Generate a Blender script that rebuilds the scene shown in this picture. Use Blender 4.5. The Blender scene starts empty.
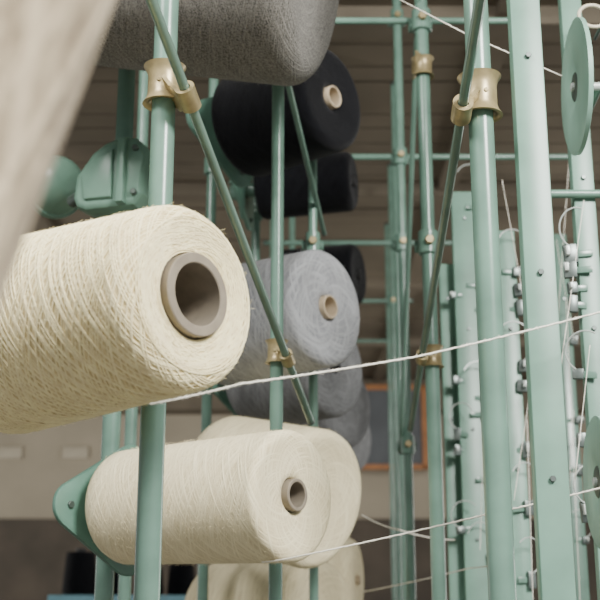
import bpy, bmesh, math, random
from mathutils import Vector, Matrix
random.seed(4)
PI = math.pi
C = bpy.context.scene.collection
F = 1121.0; PIT = math.radians(15); EYE = 1.5
cP, sP = math.cos(PIT), math.sin(PIT)

def at(px, py, Y):
    u = (px-300)/F; v = (300-py)/F
    t = Y/(cP - v*sP)
    return Vector((u*t, Y, EYE + t*(sP + v*cP)))
def depth(p): return p.y*cP + (p.z-EYE)*sP

# ------------------------------------------------------------------ materials
def newmat(name):
    m = bpy.data.materials.new(name); m.use_nodes = True
    nt = m.node_tree; b = nt.nodes['Principled BSDF']
    return m, nt, b
def mth(nt, op, a, b=None, c=None):
    n = nt.nodes.new('ShaderNodeMath'); n.operation = op
    for i, x in enumerate((a, b, c)):
        if x is None: continue
        if isinstance(x, (int, float)): n.inputs[i].default_value = x
        else: nt.links.new(x, n.inputs[i])
    return n.outputs[0]
def paint(name, col, rough=0.45, var=0.12, scale=14, metallic=0.0, bump=0.15):
    m, nt, b = newmat(name)
    tc = nt.nodes.new('ShaderNodeTexCoord')
    n = nt.nodes.new('ShaderNodeTexNoise'); n.inputs['Scale'].default_value = scale; n.inputs['Detail'].default_value = 6
    nt.links.new(tc.outputs['Object'], n.inputs['Vector'])
    r = nt.nodes.new('ShaderNodeValToRGB')
    r.color_ramp.elements[0].position = .3; r.color_ramp.elements[1].position = .7
    r.color_ramp.elements[0].color = [c*(1-var) for c in col]+[1]
    r.color_ramp.elements[1].color = [min(1, c*(1+var)) for c in col]+[1]
    nt.links.new(n.outputs['Fac'], r.inputs['Fac']); nt.links.new(r.outputs['Color'], b.inputs['Base Color'])
    b.inputs['Roughness'].default_value = rough; b.inputs['Metallic'].default_value = metallic
    if bump:
        bp = nt.nodes.new('ShaderNodeBump'); bp.inputs['Strength'].default_value = bump; bp.inputs['Distance'].default_value = .001
        nt.links.new(n.outputs['Fac'], bp.inputs['Height']); nt.links.new(bp.outputs['Normal'], b.inputs['Normal'])
    return m
def yarn(name, light, dark, a=60, bb=240, dist=.0012, heather=.1, hscale=900, streak=.04, stretch=.05, contrast=1.3, sscale=18):
    """cross-wound yarn: noise stretched along two opposite helices of the package"""
    m, nt, b = newmat(name)
    uv = nt.nodes.new('ShaderNodeUVMap'); uv.uv_map = 'UVMap'
    sp = nt.nodes.new('ShaderNodeSeparateXYZ'); nt.links.new(uv.outputs[0], sp.inputs[0])
    U, V = sp.outputs[0], sp.outputs[1]
    tc = nt.nodes.new('ShaderNodeTexCoord')
    s1 = mth(nt, 'ADD', mth(nt, 'MULTIPLY', U, a), mth(nt, 'MULTIPLY', V, bb))
    s2 = mth(nt, 'SUBTRACT', mth(nt, 'MULTIPLY', U, a), mth(nt, 'MULTIPLY', V, bb))
    def helix(p, q, z):
        c = nt.nodes.new('ShaderNodeCombineXYZ')
        nt.links.new(p, c.inputs[0]); nt.links.new(mth(nt, 'MULTIPLY', q, stretch), c.inputs[1]); c.inputs[2].default_value = z
        n = nt.nodes.new('ShaderNodeTexNoise'); n.inputs['Scale'].default_value = 1.0; n.inputs['Detail'].default_value = 3; n.inputs['Roughness'].default_value = .6
        nt.links.new(c.outputs[0], n.inputs['Vector'])
        return n.outputs['Fac']
    h = mth(nt, 'MAXIMUM', helix(s1, s2, 0.0), helix(s2, s1, 7.3))
    hf = nt.nodes.new('ShaderNodeTexNoise'); hf.inputs['Scale'].default_value = hscale; hf.inputs['Detail'].default_value = 2
    nt.links.new(tc.outputs['Object'], hf.inputs['Vector'])
    st = nt.nodes.new('ShaderNodeTexNoise'); st.inputs['Scale'].default_value = sscale; st.inputs['Detail'].default_value = 3
    nt.links.new(tc.outputs['Object'], st.inputs['Vector'])
    fac = mth(nt, 'MULTIPLY_ADD', mth(nt, 'SUBTRACT', h, .56), contrast*2.4, .60)
    fac = mth(nt, 'ADD', fac, mth(nt, 'MULTIPLY', mth(nt, 'SUBTRACT', hf.outputs['Fac'], .5), heather*6))
    fac = mth(nt, 'ADD', fac, mth(nt, 'MULTIPLY', mth(nt, 'SUBTRACT', st.outputs['Fac'], .5), streak*6))
    r = nt.nodes.new('ShaderNodeValToRGB')
    r.color_ramp.elements[0].color = list(dark)+[1]; r.color_ramp.elements[1].color = list(light)+[1]
    r.color_ramp.elements[1].position = .85
    nt.links.new(fac, r.inputs['Fac']); nt.links.new(r.outputs['Color'], b.inputs['Base Color'])
    b.inputs['Roughness'].default_value = .95
    b.inputs['Sheen Weight'].default_value = .08
    b.inputs['Specular IOR Level'].default_value = .1
    hh = mth(nt, 'ADD', mth(nt, 'MULTIPLY', h, 3.0), mth(nt, 'MULTIPLY', hf.outputs['Fac'], .5))
    bp = nt.nodes.new('ShaderNodeBump'); bp.inputs['Strength'].default_value = .8; bp.inputs['Distance'].default_value = dist
    nt.links.new(hh, bp.inputs['Height']); nt.links.new(bp.outputs['Normal'], b.inputs['Normal'])
    return m

M = {}
M['green'] = paint('sage_green_paint', (.136, .240, .187), .25, .18)
M['palegreen'] = paint('pale_green_paint', (.155, .285, .218), .36, .15)
M['discgreen'] = paint('lightened_disc_green', (.27, .46, .365), .38, .08)  # pale green, lightened in colour because the discs face away from the key lamp
M['darkgreen'] = paint('deep_green_paint', (.115, .225, .172), .30, .15)
M['castgreen'] = paint('cast_green_paint', (.16, .285, .215), .33, .15)
M['greyrod'] = paint('grey_green_rod', (.145, .22, .175), .25, .14, metallic=.2)
M['brass'] = paint('dull_brass', (.36, .29, .15), .36, .25, 60, metallic=.4)
M['steel'] = paint('dull_steel', (.13, .155, .145), .34, .35, 40, metallic=.5)
M['wire'] = paint('pale_wire', (.56, .61, .57), .35, .05, metallic=.2)
M['bolt'] = paint('dark_bolt', (.10, .13, .11), .4, .2, 40, metallic=.5)
M['ivory'] = paint('ivory_ceramic', (.66, .60, .46), .35, .06)
M['card'] = paint('grey_card_tube', (.235, .20, .15), .8, .12, 60)
M['cardtan'] = paint('tan_card_tube', (.52, .42, .29), .8, .12, 60)
M['carddark'] = paint('dark_tube', (.03, .03, .03), .7, .12, 60)
M['cream'] = yarn('cream_yarn', (.84, .71, .40), (.58, .45, .21), 60, 260, .0015, .02)
M['creamstrand'] = paint('cream_wound_strand', (.95, .83, .51), .9, .10, 90, bump=.4)
M['cream2'] = yarn('pale_cream_yarn', (.95, .86, .58), (.62, .52, .30), 70, 300, .0009, .05, contrast=1.0)
M['beige'] = yarn('beige_yarn', (.70, .58, .40), (.22, .17, .11), 44, 26, .0020, .10, 160, streak=.12, stretch=.03, contrast=1.8, sscale=30)
M['taupe'] = yarn('taupe_heather_yarn', (.245, .232, .207), (.050, .047, .042), 80, 320, .0010, .30, 380, contrast=.6)
M['grey'] = yarn('light_grey_yarn', (.46, .47, .485), (.20, .205, .215), 70, 280, .0010, .18, 600)
M['midgrey'] = yarn('mid_grey_yarn', (.25, .255, .26), (.10, .102, .105), 70, 280, .0010, .16, 600)
M['black'] = yarn('black_yarn', (.0075, .008, .010), (.002, .002, .003), 70, 280, .0010, .1)
M['strand'] = paint('cream_strand', (.90, .86, .74), .9, .10, 300, bump=.6)
M['ceil'] = paint('brown_ceiling_boards', (.185, .157, .115), .85, .22, 2)
M['wall'] = paint('beige_wall', (.42, .37, .285), .85, .12, 2)
M['dado'] = paint('dark_brown_wall', (.085, .068, .05), .7, .3, 3)
M['floor'] = paint('concrete_floor', (.25, .225, .19), .6, .15, 3)
M['slate'] = paint('slate_board', (.10, .11, .12), .6, .2, 4)
M['orange'] = paint('orange_wood', (.40, .17, .06), .5, .2, 12)
M['blue'] = paint('pale_blue_paint', (.20, .42, .50), .5, .1)
M['plate'] = paint('pale_plate', (.50, .45, .35), .6, .05)

# ------------------------------------------------------------------ mesh helpers
def finish(name, bm, mat, parent=None, loc=None, smooth=True, angle=40, mat2=None):
    me = bpy.data.meshes.new(name)
    bmesh.ops.recalc_face_normals(bm, faces=bm.faces)
    bm.to_mesh(me); bm.free()
    me.materials.append(mat)
    if mat2: me.materials.append(mat2)
    if smooth:
        for p in me.polygons: p.use_smooth = True
        try: me.set_sharp_from_angle(angle=math.radians(angle))
        except Exception: pass
    o = bpy.data.objects.new(name, me); C.objects.link(o)
    if parent is not None: o.parent = parent
    if loc is not None: o.location = loc
    return o
def tag(o, label, cat, group=None):
    o['label'] = label; o['category'] = cat
    if group: o['group'] = group
    return o
def thing(name, loc, label, cat, group=None, rot=None):
    o = bpy.data.objects.new(name, None); C.objects.link(o)
    o.empty_display_size = .03
    o.location = loc
    if rot is not None:
        o.rotation_mode = 'QUATERNION'; o.rotation_quaternion = rot
    return tag(o, label, cat, group)
def frame(p, q):
    d = (q-p); L = d.length
    R = d.to_track_quat('Z', 'Y').to_matrix().to_4x4()
    return Matrix.Translation(p) @ R, L
def lathe(bm, prof, seg=48, mat4=None, uv=False, closed=False, a0=0.0):
    rings = []
    for r, z in prof:
        ring = []
        for k in range(seg):
            a = a0 + 2*PI*k/seg
            v = Vector((r*math.cos(a), r*math.sin(a), z))
            ring.append(bm.verts.new(mat4 @ v if mat4 else v))
        rings.append(ring)
    lay = (bm.loops.layers.uv.get('UVMap') or bm.loops.layers.uv.new('UVMap')) if uv else None
    arc = [0]
    for i in range(1, len(prof)):
        arc.append(arc[-1] + math.hypot(prof[i][0]-prof[i-1][0], prof[i][1]-prof[i-1][1]))
    n = len(prof)
    for i in range(n if closed else n-1):
        j = (i+1) % n
        for k in range(seg):
            k2 = (k+1) % seg
            f = bm.faces.new((rings[i][k], rings[i][k2], rings[j][k2], rings[j][k]))
            if uv:
                us = (k/seg, (k+1)/seg, (k+1)/seg, k/seg); vs = (arc[i], arc[i], arc[j], arc[j])
                for l, u_, v_ in zip(f.loops, us, vs): l[lay].uv = (u_, v_)
    return rings
def rod(bm, p, q, r, seg=20, off=Vector((0,0,0)), bev=.15):
    m, L = frame(p-off, q-off)
    b = min(r*bev, L*.2)
    rings = lathe(bm, [(r-b, 0), (r, b), (r, L-b), (r-b, L)], seg, m)
    bm.faces.new(rings[0][::-1]); bm.faces.new(rings[-1])
def path(bm, pts, r, seg=8, mi=0, cap=True):
    n = len(pts); nrm = None
    rings = []
    for i, p in enumerate(pts):
        t = (pts[min(i+1, n-1)] - pts[max(i-1, 0)]).normalized()
        if nrm is None:
            nrm = t.orthogonal().normalized()
        nrm = (nrm - t*nrm.dot(t)).normalized()
        bn = t.cross(nrm)
        rr = r(i) if callable(r) else r
        rings.append([bm.verts.new(p + (nrm*math.cos(2*PI*k/seg) + bn*math.sin(2*PI*k/seg))*rr) for k in range(seg)])
    for i in range(n-1):
        for k in range(seg):
            k2 = (k+1) % seg
            f = bm.faces.new((rings[i][k], rings[i][k2], rings[i+1][k2], rings[i+1][k])); f.material_index = mi
    if cap:
        bm.faces.new(rings[0][::-1]).material_index = mi; bm.faces.new(rings[-1]).material_index = mi
def box(bm, c, s, mat4=None, bev=0.0):
    m = (mat4 or Matrix.Identity(4)) @ Matrix.Translation(c) @ Matrix.Diagonal((s[0], s[1], s[2], 1))
    r = bmesh.ops.create_cube(bm, size=1, matrix=m)
    if bev > 0:
        es = list({e for v in r['verts'] for e in v.link_edges})
        bmesh.ops.bevel(bm, geom=es, offset=bev, segments=2, affect='EDGES', profile=.5)
def prism(bm, pts, z0, z1, mat4=None, bev=0.0, seg=2):
    m = mat4 or Matrix.Identity(4)
    lo = [bm.verts.new(m @ Vector((x, y, z0))) for x, y in pts]
    hi = [bm.verts.new(m @ Vector((x, y, z1))) for x, y in pts]
    n = len(pts)
    f1 = bm.faces.new(lo[::-1]); f2 = bm.faces.new(hi)
    for k in range(n):
        bm.faces.new((lo[k], lo[(k+1) % n], hi[(k+1) % n], hi[k]))
    if bev > 0:
        es = list(f1.edges)+list(f2.edges)
        bmesh.ops.bevel(bm, geom=es, offset=bev, segments=seg, affect='EDGES', profile=.5)
def band(bm, c, axis, rin, th, h, a0, a1, ref, seg=28, flare=0.0):
    """open ring strap about an axis, angle measured from ref"""
    z = axis.normalized(); x = (ref - z*ref.dot(z)).normalized(); y = z.cross(x)
    secs = []
    full = abs(a1-a0) >= 2*PI-1e-4
    n = seg if full else seg+1
    b = min(th, h)*.3
    if flare:
        e = h*.26
        prof = [(rin+flare, -h/2), (rin+flare+th, -h/2), (rin+th+flare*.3, -h/2+e*.5), (rin+th, -h/2+e), (rin+th, h/2-e), (rin+th+flare*.3, h/2-e*.5), (rin+flare+th, h/2), (rin+flare, h/2),
                (rin+flare*.3, h/2-e*.5), (rin, h/2-e), (rin, -h/2+e), (rin+flare*.3, -h/2+e*.5)]
    else:
        prof = [(rin, -h/2+b), (rin+b, -h/2), (rin+th-b, -h/2), (rin+th, -h/2+b), (rin+th, h/2-b), (rin+th-b, h/2), (rin+b, h/2), (rin, h/2-b)]
    for k in range(n):
        a = a0 + (a1-a0)*k/seg
        d = x*math.cos(a) + y*math.sin(a)
        secs.append([bm.verts.new(c + d*r + z*hh) for r, hh in prof])
    m = len(prof)
    for k in range(seg):
        A, B = secs[k], secs[(k+1) % n]
        for i in range(m):
            j = (i+1) % m
            bm.faces.new((A[i], A[j], B[j], B[i]))
    if not full:
        bm.faces.new(secs[0]); bm.faces.new(secs[-1][::-1])
def sheet(bm, pts, axis, h, th):
    """bent sheet-metal strip: polyline pts in the plane across axis, width h along axis"""
    z = axis.normalized(); n = len(pts); secs = []
    hs = h if callable(h) else (lambda i: h)
    for i, p in enumerate(pts):
        t = (pts[min(i+1, n-1)] - pts[max(i-1, 0)]).normalized(); nn = z.cross(t).normalized()
        secs.append([bm.verts.new(p + nn*s*th/2 + z*w*hs(i)/2) for s, w in ((-1,-1), (1,-1), (1,1), (-1,1))])
    for i in range(n-1):
        for k in range(4):
            j = (k+1) % 4
            bm.faces.new((secs[i][k], secs[i][j], secs[i+1][j], secs[i+1][k]))
    bm.faces.new(secs[0]); bm.faces.new(secs[-1][::-1])

# ------------------------------------------------------------------ the room
def struct(name, bm, mat, smooth=False):
    o = finish(name, bm, mat, smooth=smooth); o['kind'] = 'structure'; return o
WY = 9.0; CZ = 3.2
bm = bmesh.new(); box(bm, (0, 4, -.05), (12, 10.4, .1)); struct('floor', bm, M['floor'])
bm = bmesh.new(); box(bm, (0, WY+.1, (CZ+2.12)/2), (12, .2, CZ-2.12)); struct('wall_back', bm, M['wall'])
bm = bmesh.new(); box(bm, (0, WY+.08, 1.06), (12, .24, 2.12)); struct('baseboard_back', bm, M['dado'])
bm = bmesh.new(); box(bm, (0, WY-.12, CZ-.125), (12, .24, .25), bev=.01); struct('trim_1', bm, M['ceil'])
bm = bmesh.new(); box(bm, (0, 4.5, CZ+.06), (12, 9.4, .06))
y = 0.0
while y < 9.1:                       # ceiling boards of uneven width
    wd = random.uniform(.09, .2); dz = random.uniform(-.004, .006)
    box(bm, (0, y+wd/2, CZ+.025+dz), (12, wd-.007, .03)); y += wd
for yy in (3.05, 4.5, 5.95, 7.4):
    box(bm, (0, yy, CZ-.01), (12, .09, .07))
for xx in (-3.0, -1.2, .62, 2.4):
    box(bm, (xx, 4.5, CZ-.0), (.07, 9, .05))
struct('ceiling', bm, M['ceil'])

# ------------------------------------------------------------------ poles
POLES = {}
def pole(key, px, py, Y, wpx, label, mat='green', top=None, group='upright tubes of the creel frame'):
    p = at(px, py, Y); r = wpx/2/F*depth(p)
    if top is None: top = 2.85 if Y < 2.2 else 3.155
    base = Vector((p.x, p.y, 0))
    t = thing('frame_pole', base, label, 'pole', group)
    bm = bmesh.new(); rod(bm, Vector((0,0,.006)), Vector((0,0,top)), r, 28); finish('tube', bm, M[mat], t)
    bm = bmesh.new(); rod(bm, Vector((0,0,0)), Vector((0,0,.008)), r*1.9, 28); finish('foot_plate', bm, M['darkgreen'], t)
    bm = bmesh.new(); rod(bm, Vector((0,0,top)), Vector((0,0,top+.012)), r*1.08, 28); finish('end_cap', bm, M['bolt'], t)
    POLES[key] = (p.x, p.y, r)
    return t
pole('P1', 157, 300, 1.27, 25, 'thick green upright tube passing behind the big cream package, brass clamp near its top')
pole('P2', 277, 300, 1.72, 13, 'slim green upright tube running in front of the light grey package')
pole('P3', 117, 300, 1.80, 18, 'green upright tube carrying the lobed holder of the lower cream package')
pole('P4', 136, 300, 2.20, 12, 'thin green upright tube just right of the tube with the cast bracket')
pole('P5', 209, 300, 2.36, 10, 'thin green upright tube at the back end of the front black package')
pole('P6', 255, 300, 2.78, 9, 'thin far green upright tube between black packages and light grey package')
pole('P7', 313, 300, 2.24, 9, 'thin green upright tube between the light grey and the mid grey package')
pole('P9', 489, 300, 1.27, 26, 'thick green upright tube right of centre with brass clamp near its top')
pole('P10', 430, 300, 2.00, 14, 'green upright tube with tan clamp, left of the thick right-hand tube')
pole('P11', 404, 300, 2.70, 9, 'thin green upright tube left of the tan-clamped tube')
pole('P12', 399, 300, 3.42, 7, 'thin far green upright tube beside the slate board')
pole('P13', 393, 300, 4.14, 5, 'very thin far green upright tube above the slate board')
pole('P14', 388, 300, 4.86, 4, 'thinnest and farthest green upright tube above the slate board')
pole('P16', 273, 300, 3.36, 7, 'thin green upright tube behind the grey packages, lined up with the slim front tube')
pole('P17', 292, 300, 3.85, 6, 'thin green upright tube behind the farthest grey package')
pole('P0', -45, 300, 1.40, 20, 'green upright tube holding the big cream package, outside the left edge')
pole('PF', -430, 300, .62, 25, 'green upright tube nearest the viewer, outside the left edge')

# ------------------------------------------------------------------ packages and their holders
def rounded_tri(Rc, rc, ang0, n=8):
    pts = []
    for k in range(3):
        a = ang0 + k*2*PI/3
        cx, cy = Rc*math.cos(a), Rc*math.sin(a)
        for i in range(n+1):
            b = a - PI/3 + 2*PI/3*i/n
            pts.append((cx+rc*math.cos(b), cy+rc*math.sin(b)))
    return pts
def package(label, tip, rpx, L, mat, ratio=1.0, yaw=52, base=None, tube_r=.022, tubemat='cardtan', shoulder=.018, hole=None,
            pole_key=None, holder_label=None, lobe=.075, back=.04, group='yarn packages on the creel', bulge=.0, wound=None, hairs=0):
    T = at(*tip); Rt = rpx/F*depth(T)
    if base is not None:
        B = at(*base); ax = (T-B); L = ax.length; ax.normalize()
    else:
        a = math.radians(yaw); ax = Vector((math.sin(a), -math.cos(a), 0)); B = T - ax*L
    up = Vector((0,0,1)); side = up.cross(ax).normalized()
    if side.y > 0: side = -side
    yv = ax.cross(side)
    R3 = Matrix((side, yv, ax)).transposed()
    q = R3.to_quaternion()
    root = thing('yarn_package', B, label, 'yarn package', group, q)
    Rb = Rt*ratio; s = shoulder; tr = tube_r
    prof = [(tr+.0005, .006), (tr+.006, .001), (Rb*.6, 0), (Rb-.012, 0), (Rb-.004, .003), (Rb, .012)]
    n = 16
    for i in range(1, n):
        t = i/n; z = .012 + (L-s-.012)*t
        prof.append((Rb+(Rt-Rb)*t + bulge*math.sin(PI*t), z))
    for i in range(9):
        b = PI/2*i/8
        prof.append((Rt-s+s*math.cos(b), L-s+s*math.sin(b)))
    for t in (.2, .4, .6, .8, .95):
        r = (Rt-s)+(tr+.0005-(Rt-s))*t
        prof.append((r, L-.004*math.sin(PI*t*.5)))
    prof.append((tr+.0005, L-.01))
    bm = bmesh.new(); lathe(bm, prof, 112, None, True, a0=PI)
    rnd = random.Random(9)
    if wound:
        N, rs, pitch = wound
        zs = []; z = .012
        while z < L-s: zs.append(z); z += .0045
        for sg in (1, -1):
            for j in range(N):
                ph = 2*PI*j/N + rnd.uniform(-.2, .2)*2*PI/N
                o0 = rnd.uniform(.3, .8)*rs; wob = rnd.uniform(0, 6); w2 = rnd.uniform(0, 6); pj = pitch*rnd.uniform(.98, 1.02)
                pts = []
                for z in zs:
                    off = o0 + .6*rs*math.sin(z*120+w2)
                    t = (z-.012)/(L-s-.012); r = Rb+(Rt-Rb)*t+off
                    a = ph + sg*2*PI*z/pj + .007*math.sin(z*55+wob)
                    pts.append(Vector((r*math.cos(a), r*math.sin(a), z)))
                a_e = a; off = o0
                for i in range(1, 9):          # over the shoulder
                    b = PI/2*i/8
                    r = Rt-s+(s+off)*math.cos(b); z2 = L-s+(s+off)*math.sin(b)
                    a = a_e + sg*(2*PI*(i*s*PI/16)/pj + .03*i)
                    pts.append(Vector((r*math.cos(a), r*math.sin(a), z2)))
                rr = Rt-s; k = 0; stop = rnd.uniform(tr+.004, Rt-s-.006)
                while rr > stop and k < 26:    # swirl over the end face
                    k += 1; rr -= .0014; a += sg*.085
                    t = ((Rt-s)-rr)/((Rt-s)-tr)
                    pts.append(Vector((rr*math.cos(a), rr*math.sin(a), L-.004*math.sin(PI*t*.5)+off*.6)))
                path(bm, pts, rs, 5, 1)
        rr = tr+.0025
        while rr < Rt-s*.6:                    # rings on the end face
            t = max(0, ((Rt-s)-rr)/((Rt-s)-tr)); w1, w2 = rnd.uniform(0, 6), rnd.uniform(.0003, .0010)
            zb = L-.004*math.sin(PI*t*.5) + rnd.uniform(-.0003, .0008)
            pts = [Vector(((rr+w2*math.sin(3*x+w1))*math.cos(x), (rr+w2*math.sin(3*x+w1))*math.sin(x), zb)) for x in [2*PI*i/80 for i in range(81)]]
            path(bm, pts, rs*.9, 5, 1); rr += rs*2.3
    mi = 1 if wound else 0
    for _ in range(hairs):                     # loose fibres standing off the winding
        a = rnd.uniform(0, 2*PI); z = rnd.uniform(.012, L-.002)
        t = min(1, (z-.012)/(L-s-.012)); r = Rb+(Rt-Rb)*t
        if z > L-s: r = Rt-s+math.sqrt(max(0, s*s-(z-L+s)**2))
        p0 = Vector((r*math.cos(a), r*math.sin(a), z)); nd = Vector((math.cos(a), math.sin(a), 0)); td = Vector((-math.sin(a), math.cos(a), 0))
        l = rnd.uniform(.002, .007); s1 = rnd.uniform(-1, 1); s2 = rnd.uniform(-1, 1)
        p1 = p0 + nd*l*.35 + td*l*.5*s1 + Vector((0,0,l*.5*s2)); p2 = p0 + nd*l*.5 + td*l*s1 + Vector((0,0,l*s2))
        path(bm, [p0, p1, p2], .00013, 3, mi, False)
    finish('yarn_winding', bm, M[mat], root, angle=70, mat2=M['creamstrand'] if wound else None)
    th = .0035 if hole is None else tr-hole
    ri = tr-th
    bm = bmesh.new()
    lathe(bm, [(tr-.001, -.008), (tr, -.007), (tr, L+.004), (tr-.001, L+.005), (ri+.001, L+.005), (ri, L+.004), (ri, -.007), (ri+.001, -.008)], 56, None, False, True)
    finish('core_tube', bm, M[tubemat], root)
    if pole_key:
        holder(holder_label, B, q, ax, pole_key, L, ri, lobe, back, tr)
    return B, T, ax, root
def arm_and_collar(root, Minv, start, key, zc):
    x, y, r = POLES[key]
    c = Vector((x, y, zc))
    d = (start-c); d.z = 0; d.normalize()
    bm = bmesh.new(); rod(bm, Minv @ start, Minv @ (c + d*(r+.004)), .010, 16); finish('arm', bm, M['green'], root)
    bm = bmesh.new(); band(bm, c, Vector((0,0,1)), r+.0006, .006, .04, 0, 2*PI, d)
    bmesh.ops.transform(bm, matrix=Minv, verts=bm.verts); finish('collar', bm, M['green'], root)
def holder(label, B, q, ax, key, L, ri, lobe, back, tr):
    root = thing('package_holder', B, label, 'package holder', 'lobed holders that carry the packages', q)
    M4 = Matrix.Translation(B) @ q.to_matrix().to_4x4(); Mi = M4.inverted()
    bm = bmesh.new(); prism(bm, rounded_tri(lobe*.72, lobe*.30, 0), -back-.004, -back+.004, None, .0015); fl = finish('flange', bm, M['darkgreen'], root)
    bm = bmesh.new(); rod(bm, Vector((0,0,-back-.002)), Vector((0,0,L*.45)), max(.004, min(ri-.003, .014)), 20); finish('spindle', bm, M['bolt'], root)
    bm = bmesh.new(); lathe(bm, [(.006, -back), (tr+.006, -back), (tr+.003, -.0081), (.006, -.0081)], 32, None, False, True); finish('seat', bm, M['green'], root)
    bm = bmesh.new(); lathe(bm, [(0.001, -back-.035), (.020, -back-.035), (.022, -back-.03), (.030, -back-.003)], 28); finish('hub', bm, M['green'], root)
    for k in range(3):
        a = k*2*PI/3; d = Vector((math.cos(a), math.sin(a), 0))
        bm = bmesh.new(); rod(bm, d*lobe*.76+Vector((0,0,-back-.010)), d*lobe*.76+Vector((0,0,-back+.008)), .006, 6); finish('bolt', bm, M['bolt'], fl)
        bm = bmesh.new(); m = Matrix.Rotation(a, 4, 'Z'); box(bm, (lobe*.40, 0, -back-.012), (lobe*.6, .006, .020), m, .0015); finish('rib', bm, M['green'], fl)
    st = M4 @ Vector((0,0,-back-.030))
    arm_and_collar(root, Mi, st, key, st.z)
    return root

package('big cream cross-wound yarn package with a wide grey tube, at the left edge', (195, 295, 1.06), 95, .30, 'cream', 1.17, yaw=51,
        tube_r=.042, hole=.0315, tubemat='card', shoulder=.022, pole_key='P0', holder_label='lobed green holder of the big cream package, mostly outside the left edge', wound=(70, .00078, .27), hairs=5000)
package('smooth pale cream package with small tube, held by the green lobed flange at lower left', (295, 495, 1.5), 66, .325, 'cream2', .96, yaw=52, shoulder=.011,
        tube_r=.0215, tubemat='card', hole=.0165, pole_key='P3', holder_label='lobed green flange at the left end of the lower cream package', lobe=.108, back=.03, hairs=2600)
package('light grey yarn package with small tan tube, right of the big cream package', (329, 307, 2.0), 60, .27, 'grey', 1.05,
        pole_key='P5', holder_label='green holder behind the light grey package', hairs=2200)
package('black yarn package with tan tube end, highest and nearest of the black ones', (333, 97, 2.0), 54, .225, 'black', 1.05,
        pole_key='P5', holder_label='green holder at the left end of the highest black package', lobe=.118, back=.05)
package('black yarn package directly under and behind the highest black one', (354, 181, 2.55), 30, .235, 'black', 1.05, yaw=76, tubemat='carddark', tube_r=.012,
        pole_key='P6', holder_label='green holder of the second black package', lobe=.10)
package('small far black package peeping out right of the light grey package', (359, 274, 3.0), 31, .24, 'black', 1.05, yaw=70, tubemat='carddark', tube_r=.012,
        pole_key='P16', holder_label='green holder of the farthest black package', back=.03)
package('mid grey yarn package directly below the light grey package', (336, 366, 2.50), 51, .24, 'midgrey', 1.05, tubemat='carddark', tube_r=.012,
        pole_key='P6', holder_label='green holder at the left end of the mid grey package', lobe=.135)
package('grey package between the mid grey package and the pale cream pair', (349, 405, 2.98), 42, .24, 'midgrey', 1.05, tubemat='carddark', tube_r=.012,
        pole_key='P16', holder_label='green holder of the third grey package down')
package('smallest farthest grey package, left of the slate board', (353, 437, 3.5), 36, .24, 'midgrey', 1.05, tubemat='carddark', tube_r=.012,
        pole_key='P17', holder_label='green holder of the farthest grey package')
package('pale cream package tucked directly behind the one with the lobed flange', (322, 500, 2.0), 70, .28, 'cream2', 1.0, base=(226, 480, 2.15), tube_r=.016,
        pole_key='P5', holder_label='green holder of the second pale cream package', hairs=1200)
package('pale cream package at the bottom edge, below the two stacked cream ones', (322, 624, 2.48), 64, .29, 'cream2', 1.0, tube_r=.014,
        pole_key='P6', holder_label='green holder of the bottom cream package')
package('farthest pale cream package, a sliver right of the bottom cream one', (358, 580, 3.0), 42, .25, 'cream2', 1.0, yaw=76, tube_r=.012, shoulder=.03,
        pole_key='P16', holder_label='green holder of the farthest cream package')
package('taupe heather yarn package cut by the top edge of the photo', (320, -24, 1.48), 111, .3, 'taupe', .97, base=(55, -42, 1.57), shoulder=.04,
        pole_key='P0', holder_label='green holder of the taupe package, hidden at upper left', hairs=5500)
package('blurred beige yarn package close to the viewer in the upper left corner', (-34, -260, .36), 224, .3, 'beige', 1.0, base=(-325, 398, .36),
        pole_key='PF', holder_label='green holder of the blurred beige package, outside the left edge', group='yarn packages on the creel')

# cast bracket on the left tube, and the rounded cup beside it
def casting(label):
    Y = 1.752; o = at(128, 178, Y); k = depth(o)/F
    root = thing('package_holder', o, label, 'package holder', 'empty holders on the left tubes')
    root.rotation_euler = (0, 0, math.radians(-14))
    X = Matrix.Rotation(PI/2, 4, 'X')               # outline x,z ; thickness along y
    def P(l): return [((x-128)*k, (178-y)*k) for x, y in l]
    out = [(76, 200), (78, 177), (95, 153), (108, 144), (122, 139), (141, 141), (149, 149), (150, 162), (150, 201), (141, 212), (90, 213), (80, 209)]
    bm = bmesh.new(); prism(bm, P(out), -.026, .026, X, .010, 3)
    body = finish('cast_body', bm, M['castgreen'], root, angle=30)
    bm = bmesh.new(); prism(bm, P([(86, 179), (101, 160), (119, 153), (119, 204), (90, 204)]), .022, .033, X, .005, 2); finish('raised_panel', bm, M['castgreen'], body, angle=30)
    bm = bmesh.new(); prism(bm, P([(125, 143), (133, 143), (133, 211), (125, 211)]), .020, .040, X, .003, 2); finish('rib', bm, M['castgreen'], body, angle=30)
    for x, y in ((142, 154), (142, 200)):
        q = Vector(((x-128)*k, 0, (178-y)*k))
        bm = bmesh.new(); rod(bm, q+Vector((0,-.020,0)), q+Vector((0,-.034,0)), .0055, 6); finish('bolt', bm, M['bolt'], body)
    bm = bmesh.new(); rod(bm, Vector((-38*k, 0, -8*k)), Vector((-38*k-.06, .05, -8*k)), .011, 16); finish('spindle', bm, M['bolt'], root)
    x, y, r = POLES['P3']; Mi = (Matrix.Translation(o) @ Matrix.Rotation(math.radians(-14), 4, 'Z')).inverted()
    for dz in (-.028, .028):
        bm = bmesh.new(); band(bm, Vector((x, y, o.z+dz)), Vector((0,0,1)), r+.0006, .006, .02, 0, 2*PI, Vector((1,0,0)))
        bmesh.ops.transform(bm, matrix=Mi, verts=bm.verts); finish('collar', bm, M['green'], root)
casting('broad angular cast green bracket on a tube just above the big cream package')
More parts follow.
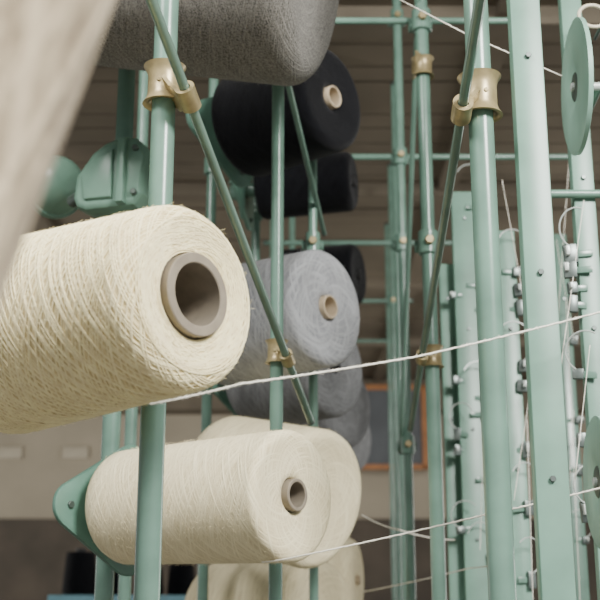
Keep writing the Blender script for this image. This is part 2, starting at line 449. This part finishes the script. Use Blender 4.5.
def cup_holder(px, py, Y, r, label, turn=40):
    c = at(px, py, Y)
    a = math.radians(turn); ax = Vector((-math.sin(a), math.cos(a), 0))
    q = ax.to_track_quat('Z', 'Y')
    root = thing('package_holder', c, label, 'package holder', 'empty holders on the left tubes', q)
    Mi = (Matrix.Translation(c) @ q.to_matrix().to_4x4()).inverted()
    bm = bmesh.new()
    lathe(bm, [(.001, -.055), (r*.40, -.053), (r*.66, -.045), (r*.88, -.028), (r*.98, -.010), (r, .0), (r, .012), (r*.95, .014), (r*.9, .006), (r*.5, -.02), (.001, -.025)], 48)
    dome = finish('domed_cup', bm, M['castgreen'], root)
    bm = bmesh.new(); lathe(bm, [(r*.98, -.004), (r*1.07, -.003), (r*1.08, .004), (r*1.07, .011), (r*.98, .012)], 48, None, False, True); finish('rim', bm, M['castgreen'], dome)
    bm = bmesh.new(); rod(bm, Vector((0,0,-.03)), Vector((0,0,.12)), .010, 16); finish('spindle', bm, M['bolt'], root)
    arm_and_collar(root, Mi, c + ax*.02, 'P4', c.z)
cup_holder(54, 186, 1.92, .056, 'rounded green holder half hidden by the blurred beige package')

# ------------------------------------------------------------------ braces, cross rods and clamps
def straight(name, label, cat, A, B, t0, t1, r, mat, group):
    p = A+(B-A)*t0; q = A+(B-A)*t1
    root = thing(name, p, label, cat, group)
    bm = bmesh.new(); rod(bm, p, q, r, 20, p); finish('tube', bm, M[mat], root)
    d = (q-p).normalized()
    for e, s in ((p, -1), (q, 1)):
        bm = bmesh.new(); rod(bm, e-d*s*.004-p, e+d*s*.004-p, r*1.12, 16); finish('end_plug', bm, M['bolt'], root)
    return d
GB = 'diagonal brace rods'; GX = 'level cross rods of the frame'
A1, B1 = at(188, 97, 1.235), at(287, 358, 1.685)
d1 = straight('brace_rod', 'slanting rod falling from the left brass clamp to the pale cream packages', 'rod', A1, B1, -.75, 1.33, .0062, 'greyrod', GB)
A2, B2 = at(462, 110, 1.245), at(422, 357, 1.965)
d2 = straight('brace_rod', 'slanting rod falling leftward from the brass clamp on the right thick tube', 'rod', A2, B2, -.45, 1.5, .0062, 'greyrod', GB)
A3, B3 = at(286, 75, 1.74), at(316, 200, 2.21)
straight('brace_rod', 'short slanting rod in front of the highest black package', 'rod', A3, B3, -.1, 1.35, .0058, 'green', GB)
A4, B4 = at(417, 30, 2.03), at(402, 420, 2.665)
straight('brace_rod', 'thin far slanting rod between the two middle right tubes', 'rod', A4, B4, -.1, 1.1, .0055, 'green', GB)
def cross(px0, px1, py, Y, r, label):
    straight('cross_rod', label, 'rod', at(px0, py, Y), at(px1, py, Y), 0, 1, r, 'green', GX)
cross(290, 535, 21, 2.026, .0068, 'level cross rod at the top of the photo, right of the taupe package')
cross(262, 572, 157, 2.722, .0078, 'level cross rod running right from between the black packages')
cross(264, 456, 243, 3.435, .0078, 'level cross rod just above the light grey package')
cross(300, 412, 301, 4.158, .0078, 'level cross rod level with the tube of the light grey package')
cross(300, 400, 341, 4.877, .0078, 'faint far cross rod right of the mid grey package')
cross(545, 640, 194, 1.584, .0065, 'short level rod at the right edge below the green disc')

def pole_clamp(key, py, size, rodpt, rodd, rodr, label, mat='brass', th=.0025, lip=.010):
    """bent sheet saddle: wraps the front of the tube, then runs out and hooks round the rod"""
    x, y, r = POLES[key]
    t = at(300, py, y); c = Vector((x, y, t.z))
    root = thing('pipe_clamp', c, label, 'clamp', 'pipe clamps of the frame')
    Z = Vector((0,0,1)); h = size
    sx = 1 if rodpt.x > c.x else -1
    R = r+.0012+th/2
    a0, a1 = (math.radians(-70), math.radians(215)) if sx > 0 else (math.radians(-215), math.radians(70))
    bm = bmesh.new(); band(bm, Vector((0,0,0)), Z, r+.0006, th, h, a0, a1, Vector((-sx, 0, 0)), seg=30, flare=th*1.2)
    strap = finish('pole_strap', bm, M[mat], root, angle=60)
    rel = rodpt - c
    dd = rodd.normalized()
    ref = Vector((-sx, 0, 0)); ref = (ref - dd*ref.dot(dd)).normalized(); yy = dd.cross(ref)
    Rr = rodr+.001+th/2
    hk = []
    sgn = 1 if (yy.y < 0) else -1              # pass in front of the rod first
    for i in range(21):
        a = math.radians(20 + 235*i/20)*sgn
        hk.append(rel + (ref*math.cos(a) + yy*math.sin(a))*Rr)
    e = (hk[-1]-hk[-2]).normalized(); hk.append(hk[-1] + e*lip*.5); hk.append(hk[-1] + e*lip*.3 + (hk[-1]-rel).normalized()*lip*.5)
    start = Vector((sx*R*.35, -R*.94, rel.z*.35)); s2 = Vector((sx*R*.85, -R*.80, rel.z*.7))
    hk = [start, s2, s2.lerp(hk[0], .5) + Vector((0, -.001, 0))] + hk
    bm = bmesh.new(); sheet(bm, hk, dd, lambda i: h*(.80 if i < 3 else .62), th); finish('rod_hook', bm, M[mat], root, angle=50)
    bm = bmesh.new(); bc = Vector((-sx*r*.3, -(r+th), 0))
    rod(bm, bc, bc+Vector((0,-.002,0)), .0028, 8); finish('rivet', bm, M['brass'], strap)
pole_clamp('P1', 86, .050, A1, d1, .0062, 'brass clamp joining slanting rod to the left thick tube, below the taupe package', th=.0050)
pole_clamp('P9', 97, .052, A2, d2, .0062, 'brass clamp joining slanting rod to the right thick tube', th=.0052)
pole_clamp('P2', 352, .036, B1, d1, .0062, 'small pale clamp on the slim tube in front of the light grey package', 'brass', .0035)
pole_clamp('P10', 357, .038, B2, d2, .0062, 'tan clamp halfway down the tube left of the right thick tube', 'brass', .0040)
pole_clamp('P10', 68, .038, at(417, 68, 2.04), Vector((.02,.35,-.9)).normalized(), .0055, 'tan clamp near the top of the tube left of the right thick tube', 'brass', .0040)
def joint(key, py, r2, label):
    x, y, r = POLES[key]
    t = at(300, py, y); c = Vector((x, y, t.z))
    root = thing('pipe_joint', c, label, 'clamp', 'green joints where cross rods meet tubes')
    bm = bmesh.new(); band(bm, Vector((0,0,0)), Vector((0,0,1)), r+.0005, .0055, .045, 0, 2*PI, Vector((1,0,0))); ring = finish('pole_ring', bm, M['green'], root)
    bm = bmesh.new(); band(bm, Vector((0, r+.004+r2, 0)), Vector((1,0,0)), r2+.0005, .0045, .046, 0, 2*PI, Vector((0,1,0))); finish('rod_ring', bm, M['green'], root)
    bm = bmesh.new(); rod(bm, Vector((-.0, -(r+.004), .0)), Vector((0, -(r+.014), 0)), .009, 6); finish('screw', bm, M['brass'], ring)
joint('P10', 21, .0068, 'green joint at the top cross rod')
joint('P11', 157, .0078, 'green joint at the second cross rod')
joint('P12', 243, .0078, 'green joint at the third cross rod')
joint('P13', 301, .0078, 'green joint at the fourth cross rod')
joint('P11', 445, .0078, 'green joint just right of the slate board')
joint('P11', 243, .0078, 'green joint on the thin tube just right of the third cross rod joint')
joint('P11', 18, .0078, 'green joint at the very top of the thin tube, level with the top cross rod')
joint('P10', 243, .0068, 'green joint on the tan-clamped tube, level with the third cross rod')
joint('P7', 243, .0068, 'green joint on the thin tube just above the light grey package')

# ------------------------------------------------------------------ flat uprights at the right
BARS = {}
def bar(key, px, py, Y, wpx, dep, ytop, label, mat, bolts, yaw=0):
    p = at(px, py, Y); w = wpx/F*depth(p)
    ztop = at(px, ytop, Y).z if ytop is not None else 2.85
    base = Vector((p.x, p.y, 0))
    root = thing('flat_upright', base, label, 'upright bar', 'flat green uprights on the right')
    root.rotation_euler = (0, 0, math.radians(yaw))
    bm = bmesh.new(); box(bm, (0, 0, ztop/2), (w, dep, ztop), None, .002); b = finish('bar', bm, M[mat], root)
    for by in bolts:
        z = at(px, by, Y).z
        bm = bmesh.new(); rod(bm, Vector((0, -dep/2+.001, z)), Vector((0, -dep/2-.004, z)), .0038, 6); finish('bolt', bm, M['steel'], b)
    bm = bmesh.new(); box(bm, (0, 0, .005), (w*1.1, dep+.02, .01), None, .002); finish('foot_plate', bm, M['darkgreen'], root)
    BARS[key] = (p.x, p.y, w, dep)
bar('B1', 540, 300, 1.25, 32, .022, None, 'wide pale green flat upright running full height, right of the thick tube', 'palegreen', (60, 275, 480))
bar('B2', 590, 300, 1.60, 22, .02, None, 'green flat upright along the right edge of the photo', 'palegreen', (180, 330))
bar('B3', 467, 300, 2.42, 25, .02, 193, 'pale green flat upright with square top, left of the right thick tube', 'palegreen', (220, 330, 430, 540))
bar('B4', 447, 300, 2.46, 15, .02, 265, 'narrow short-topped green flat upright, left of the wider one', 'palegreen', (300, 420, 520))
bar('B5', 508, 300, 2.0, 18, .02, 232, 'green flat upright showing between the thick tube and the widest upright', 'palegreen', (330, 470))
bar('B6', 484, 300, 3.0, 12, .02, 232, 'far green flat upright mostly hidden by the right thick tube', 'green', (300, 420))
bar('B7', 563, 300, 2.6, 13, .02, 235, 'far green flat upright just right of the widest upright', 'green', (300, 420))

# ------------------------------------------------------------------ tension discs and the ring guide
def disc(px, py, Y, rpx, label, turn=93):
    c = at(px, py, Y); r = rpx/F*depth(c)
    a = math.radians(turn); ax = Vector((-math.sin(a), -math.cos(a), 0))
    q = ax.to_track_quat('Z', 'Y')
    root = thing('tension_disc', c, label, 'disc', 'round green discs at the right edge', q)
    Mi = (Matrix.Translation(c) @ q.to_matrix().to_4x4()).inverted()
    bm = bmesh.new(); lathe(bm, [(.001, .003), (r*.3, .003), (r*.36, .006), (r*.93, .006), (r, .003), (r, -.003), (r*.93, -.005), (.001, -.005)], 64); dk = finish('disc', bm, M['discgreen'], root)
    bm = bmesh.new(); lathe(bm, [(.001, .0045), (.019, .0045), (.021, .003), (.021, .002)], 24); finish('hub', bm, M['bolt'], dk)
    bm = bmesh.new(); rod(bm, Vector((0,0,-.034)), Vector((0,0,.009)), .006, 12); finish('axle', bm, M['wire'], root)
    e = c - ax*.030
    bm = bmesh.new(); rod(bm, Mi @ e, Mi @ Vector((BARS['B2'][0], 1.591, c.z)), .007, 12); finish('mount', bm, M['green'], root)
disc(577, 87, 1.45, 68, 'round green disc seen edge-on in the upper right')
disc(600, 482, 1.45, 66, 'round green disc cut by the right edge, lower right')
c = at(593, 16, 1.52); root = thing('ring_guide', c, 'cream ring guide at the top right corner, above the edge-on disc', 'ring guide')
bm = bmesh.new(); Rg = .021; path(bm, [Vector((Rg*math.cos(2*PI*i/40), .25*Rg*math.sin(2*PI*i/40), Rg*math.sin(2*PI*i/40))) for i in range(41)], .0028, 10); finish('ring', bm, M['ivory'], root)
bm = bmesh.new(); rod(bm, Vector((Rg, 0, 0)), Vector((Rg, 1.591-c.y, 0)), .003, 10); finish('stem', bm, M['steel'], root)

# ------------------------------------------------------------------ yarn tensioners with wire loops
RT = random.Random(21)
def tensioner(px, py, Y, loop_px, label, side=1):
    c = at(px, py, Y)
    root = thing('yarn_tensioner', c, label, 'yarn tensioner', 'small yarn tensioners on the flat uprights')
    root.rotation_euler = (0, RT.uniform(-.15, .15), RT.uniform(-.3, .3))
    bw, bh = RT.uniform(.012, .020), RT.uniform(.014, .030)
    bm = bmesh.new(); box(bm, (0,0,0), (bw, .010, bh), None, .001); body = finish('body', bm, M['steel'], root)
    bm = bmesh.new(); box(bm, (-side*bw*.9, .004, 0), (bw*1.6, .004, .010), None, .001); finish('bracket', bm, M['green'], root)
    if RT.random() < .6:                        # a bent clip on the front of the body
        bm = bmesh.new(); box(bm, (side*bw*.25, -.009, bh*.1), (bw*.3, .010, bh*.5), None, .001); finish('clip', bm, M['wire'], body)
    if loop_px:                                 # wire arc rising from the body and curling back towards the upright
        R = loop_px/F*depth(c); sw = RT.uniform(175, 225); k = RT.uniform(.8, 1.05)
        pts = [Vector((side*bw*.2, -.004, bh*.4))]
        for i in range(33):
            a = math.radians(-60 + sw*i/32)
            pts.append(Vector((side*(bw*.2 - R*.45 + R*k*math.cos(a)), -.006-.0008*i, bh*.4 + R*.9 + R*math.sin(a))))
        bm = bmesh.new(); path(bm, pts, .0012, 6); finish('wire_loop', bm, M['wire'], root)
ORD = ['uppermost', 'second', 'third', 'fourth', 'fifth', 'sixth', 'seventh', 'eighth', 'ninth']
def series(px, Y, items, where, side):
    for i, (py, loop) in enumerate(items):
        x = px + (px-318)/4190*(py-300) + RT.uniform(-1, 1)
        tensioner(x, py, Y, loop, f'steel tensioner, {ORD[i]} {where}', side)
series(519, 1.985, [(272, 19), (290, 0), (308, 0), (366, 20), (386, 0), (450, 0), (508, 20), (580, 18)], 'down on the upright behind the right thick tube', 1)
series(481, 2.405, [(207, 20), (285, 0), (310, 0), (398, 17), (415, 0), (480, 0), (560, 17)], 'down the right edge of the square-topped upright', 1)
series(453, 2.405, [(295, 0), (380, 0), (434, 13), (450, 0), (530, 13)], 'down the left edge of the square-topped upright', -1)
series(573, 1.585, [(254, 18), (270, 0), (288, 0), (304, 0), (374, 19), (440, 0), (512, 20)], 'down the left edge of the right-hand edge upright', -1)
series(571, 2.585, [(340, 14), (420, 0), (470, 14), (540, 14)], 'down on the far upright right of the widest one', 1)

# ------------------------------------------------------------------ running yarn strands
def strand(pts, r, sag, label, mat='strand', group='yarn strands of the creel', fuzz=0):
    P = [at(*p) for p in pts]; out = []
    for i in range(len(P)-1):
        n = 40
        for k in range(n + (1 if i == len(P)-2 else 0)):
            t = k/n
            p = P[i].lerp(P[i+1], t); p.z -= sag*4*t*(1-t)
            p.z += .0002*math.sin(k*2.1)
            out.append(p)
    o0 = out[0].copy()
    bm = bmesh.new(); path(bm, [p-o0 for p in out], lambda i: r*(1+.10*math.sin(i*1.7)), 8)
    for _ in range(fuzz):
        i = RT.randrange(len(out)-1); p = out[i].lerp(out[i+1], RT.random())-o0; d = (out[i+1]-out[i]).normalized()
        v = Vector((RT.uniform(-1,1), RT.uniform(-1,1), RT.uniform(-1,1)))
        path(bm, [p, p+v*.0016+d*.001, p+v*.0024+d*.003], .0001, 3, 0, False)
    o = finish('yarn_strand', bm, M[mat], None, o0)
    tag(o, label, 'yarn', group)
strand([(150, 404, 1.07), (240, 384, 1.08), (420, 356, 1.15), (612, 309, 1.18)], .00105, .001, 'cream strand running from the big cream package to the right edge', fuzz=700)
strand([(262, 562, 1.50), (300, 556, 1.46), (480, 516, 1.35), (615, 484, 1.32)], .0011, .001, 'cream strand running from the lower cream package to the right edge', fuzz=400)
strand([(385, -8, 1.6), (470, 36, 1.5), (562, 76, 1.42)], .0010, .0, 'thin white strand slanting to the upper disc')
strand([(362, 515, 2.3), (400, 530, 2.2), (455, 540, 2.2)], .0013, .004, 'thin strand slanting down beside the farthest cream package')
strand([(362, 592, 2.6), (470, 568, 2.2), (520, 560, 2.0)], .0012, .002, 'thin low strand near the bottom edge')
for (xa, ya, xb, yb, Y) in ((590, 345, 575, 480, 1.55), (531, 385, 514, 500, 1.95), (570, 150, 552, 400, 2.2), (566, 300, 580, 600, 2.2),
    (527, 420, 533, 600, 1.95), (584, 200, 560, 372, 1.58), (502, 180, 524, 300, 1.95), (556, 240, 574, 340, 2.5), (574, 410, 562, 600, 2.5), (488, 300, 480, 550, 2.3)):
    strand([(xa, ya, Y), (xb, yb, Y)], .0006, 0, 'fine pale strand hanging among the flat green uprights on the right', group='fine hanging strands among the uprights')

# ------------------------------------------------------------------ far background
c = at(387, 431, 8.95); hw = 35/F*depth(c); hh = 39/F*depth(c)
root = thing('slate_board', Vector((c.x, WY-.25, c.z)), 'dark slate board in an orange wooden frame on the far wall', 'board')
bm = bmesh.new(); box(bm, (0,0,0), (hw*2, .03, hh*2)); finish('panel', bm, M['slate'], root, smooth=False)
bm = bmesh.new()
for s in (-1, 1):
    box(bm, (s*hw, -.01, 0), (.05, .06, hh*2+.04), None, .005); box(bm, (0, -.01, s*hh), (hw*2, .06, .04), None, .005)
finish('frame', bm, M['orange'], root, smooth=False)
bm = bmesh.new(); box(bm, (0, .13, -.1), (.3, .24, .2)); finish('wall_mount', bm, M['bolt'], root, smooth=False)
for px, lab in ((10, 'pale plate on the far wall, left one'), (76, 'pale plate on the far wall, right one')):
    p = at(px, 453, WY); bm = bmesh.new(); box(bm, (0,0,0), (.21, .04, .10), None, .008)
    o = finish('wall_plate', bm, M['plate'], None, Vector((p.x, WY-.015, p.z))); tag(o, lab, 'wall plate', 'pale plates on the far wall')
ry = 4.6; zt = at(130, 595, ry).z
x0, x1 = at(50, 598, ry).x, at(196, 598, ry).x
root = thing('work_table', Vector(((x0+x1)/2, ry+.2, 0)), 'pale blue table in the far lower left', 'table')
w = x1-x0
bm = bmesh.new(); box(bm, (0,0,zt-.02), (w, .5, .04), None, .005); finish('table_top', bm, M['blue'], root)
for sx in (-1, 1):
    for sy in (-1, 1):
        bm = bmesh.new(); box(bm, (sx*(w/2-.04), sy*.2, (zt-.04)/2), (.05, .05, zt-.04), None, .004); finish('leg', bm, M['darkgreen'], root)
for i, (px, rr, hg) in enumerate(((74, .07, .17), (110, .062, .15), (144, .06, .11), (176, .06, .13))):
    p = at(px, 598, ry)
    root = thing('yarn_package', Vector((p.x, ry+.10+.03*i, zt)), ['tall dark package standing at the left end of the blue table', 'dark package second from left on the blue table', 'low dark package third from left on the blue table', 'dark package at the right end of the blue table'][i], 'yarn package', 'dark packages on the blue table')
    bm = bmesh.new(); lathe(bm, [(.02, .002), (rr-.01, 0), (rr, .01), (rr*.85, hg-.015), (rr*.8, hg), (.02, hg-.002)], 48, None, True); finish('yarn_winding', bm, M['black'], root)
    bm = bmesh.new(); lathe(bm, [(.02, 0), (.02, hg+.015), (.016, hg+.015), (.016, 0)], 24, None, False, True); finish('core_tube', bm, M['carddark'], root)

# ------------------------------------------------------------------ light
def area(loc, target, size, energy, col):
    l = bpy.data.lights.new('lamp', 'AREA'); l.size = size; l.energy = energy; l.color = col
    o = bpy.data.objects.new('lamp', l); C.objects.link(o); o.location = loc
    o.rotation_euler = (Vector(target)-Vector(loc)).to_track_quat('-Z', 'Y').to_euler()
area((1.2, -.4, 3.08), (0, 1.6, 1.9), .65, 158, (1, .985, .95))
area((-.8, .5, 3.13), (-.2, 1.5, 1.8), .5, 50, (1, .985, .95))
area((-3.4, 5.5, 1.9), (0, 7.5, 2.9), 1.2, 55, (1, .97, .90))
area((3.4, 5.0, 1.9), (0, 6.0, 3.2), 1.2, 54, (1, .97, .90))
w = bpy.data.worlds.new('world'); bpy.context.scene.world = w; w.use_nodes = True
bg = w.node_tree.nodes['Background']; bg.inputs[0].default_value = (.98, .99, 1, 1); bg.inputs[1].default_value = .5

cam = bpy.data.cameras.new('camera'); cam.sensor_width = 36; cam.lens = F/600*36; cam.clip_start = .01
co = bpy.data.objects.new('camera', cam); C.objects.link(co)
co.location = (0, 0, EYE); co.rotation_euler = (PI/2+PIT, 0, 0)
cam.dof.use_dof = True; cam.dof.focus_distance = 1.35; cam.dof.aperture_fstop = 8
bpy.context.scene.camera = co
